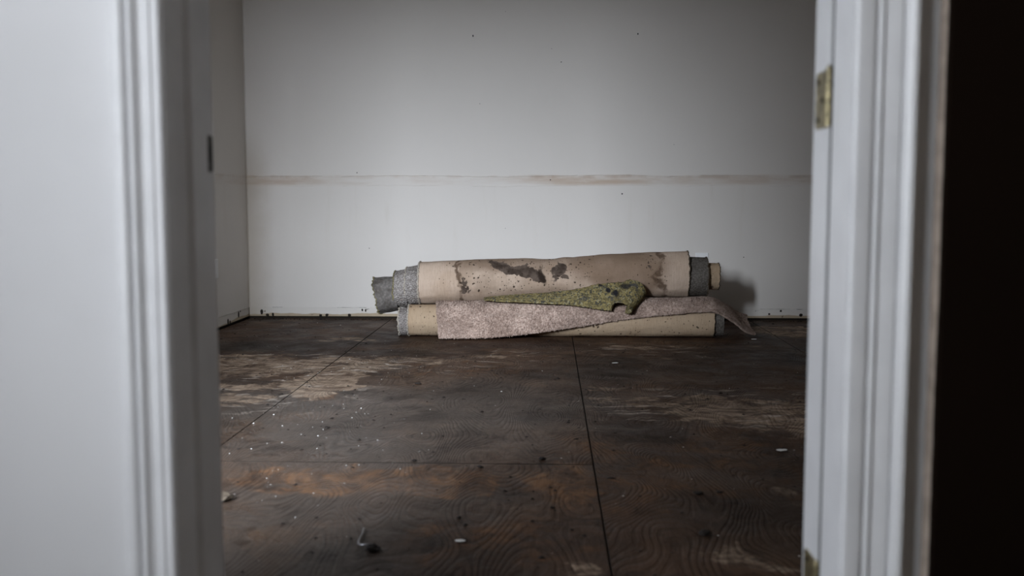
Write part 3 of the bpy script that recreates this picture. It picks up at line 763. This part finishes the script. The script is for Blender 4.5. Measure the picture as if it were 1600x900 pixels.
o, rg, n = tube('felt_layer', [(0.955, 0.088, 0.083), (1.021, 0.088, 0.081)], LY, 'dark_felt', low, rag=(0, 0.004), th=0.009, seed=27.0)

# --- sheets
def catmull(P, t):
    """P: (n, 3) control rows, t in [0, n-1]"""
    n = len(P); i = min(int(t), n-2); f = t-i
    p0, p1, p2, p3 = P[max(i-1, 0)], P[i], P[i+1], P[min(i+2, n-1)]
    return 0.5*((2*p1)+(-p0+p2)*f+(2*p0-5*p1+4*p2-p3)*f*f+(-p0+3*p1-3*p2+p3)*f**3)
def surface(ctrl, nu, nv):
    ctrl = np.array(ctrl, float)                       # (cols, rows, 3)
    cu, cv = ctrl.shape[:2]
    out = np.zeros((nu, nv, 3))
    for i in range(nu):
        row = np.array([catmull(ctrl[:, j], (cu-1)*i/(nu-1)) for j in range(cv)])
        for j in range(nv): out[i, j] = catmull(row, (cv-1)*j/(nv-1))
    return out
def grid_normals(Gd):
    du = np.gradient(Gd, axis=0); dv = np.gradient(Gd, axis=1)
    N = np.cross(du, dv); N /= np.linalg.norm(N, axis=2, keepdims=True)+1e-9
    return N
def sheet(name, Gd, th, mat, parent, flip=False):
    """closed sheet of thickness th below grid Gd"""
    N = grid_normals(Gd)*(-1 if flip else 1)
    B = Gd-N*th
    B[:, :, 2] = np.maximum(B[:, :, 2], 0.0008)
    nu, nv = Gd.shape[:2]
    V = list(map(tuple, Gd.reshape(-1, 3)))+list(map(tuple, B.reshape(-1, 3)))
    idx = lambda i, j, s: s*nu*nv+i*nv+j
    F = []
    for i in range(nu-1):
        for j in range(nv-1):
            a = (idx(i, j, 0), idx(i+1, j, 0), idx(i+1, j+1, 0), idx(i, j+1, 0)); b = (idx(i, j, 1), idx(i, j+1, 1), idx(i+1, j+1, 1), idx(i+1, j, 1))
            F += [a, b] if not flip else [a[::-1], b[::-1]]
    for i in range(nu-1):
        for j, r in ((0, 0), (nv-1, 1)):
            f = (idx(i, j, 0), idx(i, j, 1), idx(i+1, j, 1), idx(i+1, j, 0)); F.append(f if (r == 0) != flip else f[::-1])
    for j in range(nv-1):
        for i, r in ((0, 1), (nu-1, 0)):
            f = (idx(i, j, 0), idx(i, j, 1), idx(i, j+1, 1), idx(i, j+1, 0)); F.append(f if (r == 0) != flip else f[::-1])
    o = mesh_obj(name, V, F, mat, None, True)
    return keep(o, parent), N

flap = empty('carpet_piece', (0.2, 5.80, 0.0)); tag(flap, 'dusty pink pile carpet draped over the smaller roll on the floor', 'carpet')
# columns from left to right, rows from under the big roll to the front hem
cols = [
  [(-.672, 6.02, .186), (-.672, 5.92, .199), (-.668, 5.828, .186), (-.655, 5.760, .098), (-.642, 5.722, .010)],
  [(-.520, 6.02, .188), (-.520, 5.92, .202), (-.518, 5.828, .188), (-.515, 5.755, .100), (-.513, 5.722, .010)],
  [(-.365, 6.02, .190), (-.365, 5.92, .204), (-.365, 5.828, .190), (-.365, 5.755, .104), (-.365, 5.726, .014)],
  [(-.216, 6.02, .192), (-.216, 5.92, .206), (-.216, 5.826, .192), (-.216, 5.758, .110), (-.216, 5.736, .024)],
  [(-.031, 6.02, .195), (-.031, 5.92, .208), (-.031, 5.826, .194), (-.031, 5.768, .122), (-.031, 5.752, .046)],
  [(.110, 6.02, .198), (.110, 5.92, .211), (.110, 5.826, .198), (.110, 5.776, .134), (.110, 5.766, .066)],
  [(.240, 6.02, .201), (.240, 5.92, .214), (.240, 5.828, .202), (.240, 5.784, .148), (.240, 5.776, .085)],
  [(.379, 6.02, .205), (.379, 5.92, .218), (.379, 5.832, .208), (.379, 5.794, .162), (.379, 5.786, .108)],
  [(.528, 6.02, .208), (.528, 5.93, .221), (.528, 5.838, .213), (.528, 5.800, .176), (.528, 5.788, .128)],
  [(.676, 6.02, .211), (.676, 5.93, .223), (.676, 5.842, .216), (.676, 5.804, .188), (.676, 5.788, .144)],
  [(.824, 6.05, .214), (.824, 5.94, .225), (.824, 5.850, .219), (.824, 5.808, .196), (.824, 5.790, .159)],
  [(.930, 6.12, .210), (.935, 5.98, .225), (.936, 5.870, .218), (.936, 5.820, .196), (.936, 5.800, .162)],
  [(1.010, 6.18, .188), (1.005, 6.04, .207), (1.000, 5.910, .199), (.998, 5.840, .176), (.994, 5.812, .146)],
  [(1.100, 6.22, .150), (1.090, 6.09, .160), (1.085, 5.960, .143), (1.090, 5.880, .114), (1.095, 5.850, .085)],
  [(1.180, 6.24, .118), (1.145, 6.11, .118), (1.140, 6.000, .092), (1.150, 5.920, .060), (1.157, 5.880, .036)],
  [(1.235, 6.25, .100), (1.205, 6.12, .090), (1.203, 6.010, .054), (1.214, 5.945, .026), (1.222, 5.918, .014)],
]
for c_ in cols: c_[0] = (c_[0][0], c_[0][1], c_[0][2]-0.013)
Gd = surface(cols, 190, 56)
for i in range(Gd.shape[0]):
    for j in range(Gd.shape[1]):
        x, y, z = Gd[i, j]; v = j/(Gd.shape[1]-1); u = i/(Gd.shape[0]-1)
        w = 0.006*fbm(x*5, v*2.5, 3.0)+0.003*fbm(x*14, v*6, 8.0)
        k = min(1, v*2.0)
        Gd[i, j] += np.array((0, -w*k, w*0.4*k))
        # ragged cut edges
        if j == Gd.shape[1]-1: Gd[i, j] += np.array((0.002*nz(i*0.8), 0, 0.0022*fbm(i*0.7, 5)))
        if i in (0, Gd.shape[0]-1): Gd[i, j] += np.array((0.003*fbm(j*0.6, 2), 0, 0))
        Gd[i, j, 2] = max(Gd[i, j, 2], 0.008)
sh, NN = sheet('carpet_backing', Gd, 0.008, 'pile', flap, flip=True)
# pile: tens of thousands of little tufts
def tufts(name, Gd, N, count, L, w, mat, parent, rows=(0, None), mask=None):
    nu, nv = Gd.shape[:2]
    iu = rng.random(count)*(nu-1); iv = rng.random(count)*(nv-1)
    i0 = np.minimum(iu.astype(int), nu-2); j0 = np.minimum(iv.astype(int), nv-2)
    fu = (iu-i0)[:, None]; fv = (iv-j0)[:, None]
    def bil(A): return A[i0, j0]*(1-fu)*(1-fv)+A[i0+1, j0]*fu*(1-fv)+A[i0, j0+1]*(1-fu)*fv+A[i0+1, j0+1]*fu*fv
    P = bil(Gd); Nn = bil(N); Nn /= np.linalg.norm(Nn, axis=1, keepdims=True)
    D = Nn+rng.normal(0, 0.45, P.shape)+np.array((0, 0, -0.15)); D /= np.linalg.norm(D, axis=1, keepdims=True)
    T = np.cross(Nn, rng.normal(0, 1, P.shape)); T /= np.linalg.norm(T, axis=1, keepdims=True)
    S = np.cross(Nn, T)
    Ls = (L*(0.6+0.7*rng.random(count)))[:, None]
    V = np.stack([P+T*w, P-T*w*0.5+S*w*0.87, P-T*w*0.5-S*w*0.87, P+D*Ls+T*w*0.3, P+D*Ls-T*w*0.3], 1)
    V[:, :, 2] = np.maximum(V[:, :, 2], 0.001)
    V = V.reshape(-1, 3)
    b = (np.arange(count)*5)[:, None]
    F = np.concatenate([b+np.array([[0, 1, 3]]), b+np.array([[1, 2, 4]]), b+np.array([[2, 0, 3]]), b+np.array([[1, 4, 3]]), b+np.array([[2, 3, 4]])], 0)
    me = bpy.data.meshes.new(name)
    me.vertices.add(len(V)); me.vertices.foreach_set('co', V.ravel())
    me.loops.add(len(F)*3); me.loops.foreach_set('vertex_index', F.ravel())
    me.polygons.add(len(F)); me.polygons.foreach_set('loop_start', np.arange(len(F))*3); me.polygons.foreach_set('loop_total', np.full(len(F), 3))
    me.update(); me.validate()
    me.materials.append(M[mat])
    o = bpy.data.objects.new(name, me); C.objects.link(o)
    keep(o, parent); o['kind'] = 'stuff'
    return o
tufts('carpet_pile', Gd, NN, 34000, 0.0095, 0.0030, 'pile', flap)
# fringe along the cut hem and the left end
nu, nv = Gd.shape[:2]
hem = [Gd[i, nv-1] for i in range(nu)]
V, F = [], []
for k in range(1500):
    i = random.uniform(0, nu-1.01); a = int(i); p = hem[a]*(1-(i-a))+hem[a+1]*(i-a)
    d = np.array((random.gauss(0, .45), random.uniform(-.5, .2), random.uniform(-1, -.1))); d /= np.linalg.norm(d)
    L = random.uniform(.003, .0085)*(1.9 if random.random() < .03 else 1); q = p+d*L; q[2] = max(q[2], .001)
    b = len(V); V += [tuple(p+np.array((.0013, 0, 0))), tuple(p-np.array((.0013, 0, 0))), tuple(p+np.array((0, .0015, .001))), tuple(q)]
    F += [(b, b+1, b+3), (b+1, b+2, b+3), (b+2, b, b+3)]
fr = keep(mesh_obj('frayed_hem', V, F, 'pile'), flap); fr['kind'] = 'stuff'

# --- rebond foam underlay: sheet whose right end curls over
pad = empty('underlay_scrap', (0.2, 5.80, 0.2)); tag(pad, 'mottled yellow green foam underlay scrap with a curled end between the carpets', 'underlay')
top = [(-.386, 5.884, .229), (-.318, 5.886, .240), (-.146, 5.888, .254), (.006, 5.886, .265), (.157, 5.880, .285), (.270, 5.868, .312), (.364, 5.858, .325), (.440, 5.852, .331)]
bot = [(-.385, 5.838, .224), (-.300, 5.800, .222), (-.110, 5.785, .214), (.040, 5.778, .208), (.150, 5.772, .198), (.240, 5.766, .184), (.300, 5.760, .175), (.352, 5.752, .171)]
NV = 26; NM = 110
top = np.array(top); bot = np.array(bot)
rowsT = np.array([catmull(top, (len(top)-1)*i/(NM-1)) for i in range(NM)]); rowsB = np.array([catmull(bot, (len(bot)-1)*i/(NM-1)) for i in range(NM)])
main = np.zeros((NM, NV, 3))
for i in range(NM):
    u = i/(NM-1)
    for j in range(NV):
        v = j/(NV-1)                                   # 0 back/top, 1 front/bottom
        p = rowsT[i]*(1-v)+rowsB[i]*v
        bulge = math.sin(math.pi*v)*(0.004+0.016*u)
        p = p+np.array((0, -bulge*0.6, bulge*0.55))
        main[i, j] = p
# curl: sweep around an axis from the open front end to the back
axA, axB = np.array((.428, 5.738, .186)), np.array((.505, 5.858, .284))
NC = 54
curl = np.zeros((NC, NV, 3))
ax = axB-axA; ax /= np.linalg.norm(ax)
for j in range(NV):
    v = j/(NV-1); c = axB*(1-v)+axA*v
    s = main[NM-1, j]-c; s -= ax*(s@ax); r0 = np.linalg.norm(s); e1 = s/r0; e2 = np.cross(ax, e1)
    if e2[2] < 0 and e1[0] < 0: e2 = -e2
    along = (main[NM-1, j]-c)@ax
    for k in range(NC):
        t = (k+1)/NC; a = t*math.radians(268); r = r0*(1-0.50*t*t)
        r = r if v > 0.4 else r
        curl[k, j] = c+ax*along*(1-t)+e1*(r*math.cos(a))+e2*(r*math.sin(a))
Gp = np.concatenate([main, curl], 0)
for i in range(Gp.shape[0]):
    for j in range(NV):
        x, y, z = Gp[i, j]
        Gp[i, j] += np.array((0, -1, .6))*(0.0035*fbm(x*22, y*22, z*22))
        if j in (0, NV-1) or i in (0, Gp.shape[0]-1): Gp[i, j] += np.array((0, .002, .004))*fbm(i*0.55, j, 3.0)
po, PN = sheet('foam_sheet', Gp, 0.008, 'pad', pad, flip=True)
tp = tufts('foam_crumbs', Gp[:, :], PN, 5200, 0.0035, 0.0024, 'pad', pad)

# ------------------------------------------------------------------ debris on the floor
def crumb_mesh(name, s, flat=0.6, seed=0.0, el=1.0):
    import bmesh
    bm = bmesh.new(); bmesh.ops.create_icosphere(bm, subdivisions=2, radius=s)
    for v in bm.verts:
        k = 1+0.45*fbm(v.co.x/s*1.3+seed, v.co.y/s*1.3, v.co.z/s*1.3+seed)
        v.co = Vector((v.co.x*k*el, v.co.y*k, max(v.co.z*k*flat, -0.3*s)+0.3*s))
    me = bpy.data.meshes.new(name); bm.to_mesh(me); bm.free(); return me
def crumb(name, x, y, s, mat, label, cat, group, flat=0.6, seed=0.0, el=1.0, rz=0.0):
    me = crumb_mesh(name, s, flat, seed, el); me.materials.append(M[mat])
    o = bpy.data.objects.new(name, me); C.objects.link(o); o.location = (x, y, 0.0002); o.rotation_euler.z = rz
    return tag(o, label, cat, group)
g1 = 'dark clods on the plywood'
crumb('plaster_chunk', -0.878, 2.585, 0.024, 'crumb_tan', 'tan plaster chunk on the floor beside the left door jamb', 'rubble', None, 0.55, 1.0, 1.3, 0.5)
for i, (x, y, s, lab) in enumerate([
    (-0.575, 4.31, 0.016, 'dark clod on the floor in front of the pink carpet left end'),
    (-0.415, 3.010, 0.014, 'dark clod on the plywood cross seam nearest the doorway'),
    (-0.208, 2.945, 0.014, 'dark clod just in front of the right end of the near cross seam'),
    (-0.019, 3.046, 0.017, 'larger dark clod on rusty plywood left of the long right seam'),
    (-0.256, 3.736, 0.011, 'small dark clod in the middle of the grey plywood'),
    (0.410, 2.692, 0.018, 'flat dark clod on the right hand plywood'),
    (0.470, 2.706, 0.013, 'small flat dark clod beside another at the right'),
    (0.375, 2.358, 0.022, 'wide dark clod on the plywood near the right door jamb'),
    (-0.786, 3.446, 0.014, 'dark clod on the wet plywood at the left'),
    (0.009, 2.551, 0.011, 'small dark clod left of the long seam near the doorway')]):
    crumb('dirt_clod', x, y, s*0.55, 'crumb_dark', lab, 'dirt', g1, 0.5, i*3.1, random.uniform(1.0, 1.7), random.uniform(-.4, .4))
# bent staple wire lying on the plywood
wr = empty('bent_wire', (-0.42, 2.22, 0)); tag(wr, 'bent piece of wire in a dark clump on the near plywood', 'wire')
path = [(-.452, 2.36, .004), (-.448, 2.32, .004), (-.447, 2.275, .005), (-.442, 2.245, .006), (-.430, 2.228, .009), (-.415, 2.224, .012), (-.400, 2.228, .010)]
V, F = [], []
PP = np.array(path); npt = 40
for i in range(npt):
    p = catmull(PP, (len(PP)-1)*i/(npt-1))
    for k in range(6):
        a = 2*math.pi*k/6; V.append((p[0]+.0024*math.cos(a), p[1]+.0015*math.cos(a), p[2]+.0024*math.sin(a)))
for i in range(npt-1):
    for k in range(6): F.append((i*6+k, i*6+(k+1) % 6, (i+1)*6+(k+1) % 6, (i+1)*6+k))
keep(mesh_obj('wire', V, F, plain('wire_metal', (0.35, 0.35, 0.36), 0.35, 0.5, 0.8), None, True), wr)
me = crumb_mesh('clump', 0.014, 0.6, 5.0, 1.3); me.materials.append(M['crumb_dark'])
co = bpy.data.objects.new('clump', me); C.objects.link(co); co.parent = wr; co.location = (0.015, 0.0, 0.0002)
for i, (x, y, s, lab) in enumerate([(0.747, 3.177, 0.012, 'white paint flake alone on the dark plywood at the right'), (-0.209, 2.285, 0.008, 'pale paint flake on the near plywood in the middle'),
                                    (1.188, 5.786, 0.012, 'white paint flake by the drooping tip of the pink carpet'), (0.326, 4.904, 0.010, 'white paint flake in front of the smaller roll')]):
    crumb('paint_flake', x, y, s, 'flake', lab, 'paint flake', 'paint flakes on the floor', 0.18, 40+i*2.0, 1.5, 0.2)
# uncountable fine grit
def grit(name, count, mat, smin, smax, label, sel):
    V, F = [], []
    while count:
        x, y = random.uniform(XL+.05, XR-.05), random.uniform(1.6, YB-.05)
        if (name != 'wall_foot_dirt' and (y > YB-0.10 or (-1.1 < x < 1.26 and 5.70 < y < 6.3))) or random.random() > sel(x, y): continue
        count -= 1
        s = random.uniform(smin, smax)*(1.7 if random.random() < .08 else 1); b = len(V); a0 = random.random()*6
        for k in range(5):
            a = a0+k*1.2566; r = s*random.uniform(.5, 1.1); V.append((x+r*math.cos(a)*1.2, y+r*math.sin(a), 0.0))
        V.append((x+s*random.uniform(-.3, .3), y+s*random.uniform(-.3, .3), s*random.uniform(.3, .7)))
        F += [(b+k, b+(k+1) % 5, b+5) for k in range(5)]
    o = mesh_obj(name, V, F, mat); o['label'] = label; o['category'] = 'grit'; o['kind'] = 'stuff'
    return o
grit('dark_grit', 750, 'crumb_dark', 0.0025, 0.0080, 'fine dark grit scattered over the plywood', lambda x, y: 0.9 if abs(x) < 0.9 else 0.5)
grit('pale_grit', 420, 'flake', 0.0010, 0.0032, 'fine pale paint flecks scattered over the plywood', lambda x, y: max(0.12, math.exp(-((x+.85)/.4)**2-((y-3.2)/.8)**2), 0.7*math.exp(-((x+1.2)/.7)**2-((y-4.8)/.6)**2)))
grit('wall_foot_dirt', 700, 'crumb_dark', 0.003, 0.008, 'dirt gathered along the foot of the back wall', lambda x, y: 1.0 if y > YB-0.085 and random.random() < .9 else 0.0)
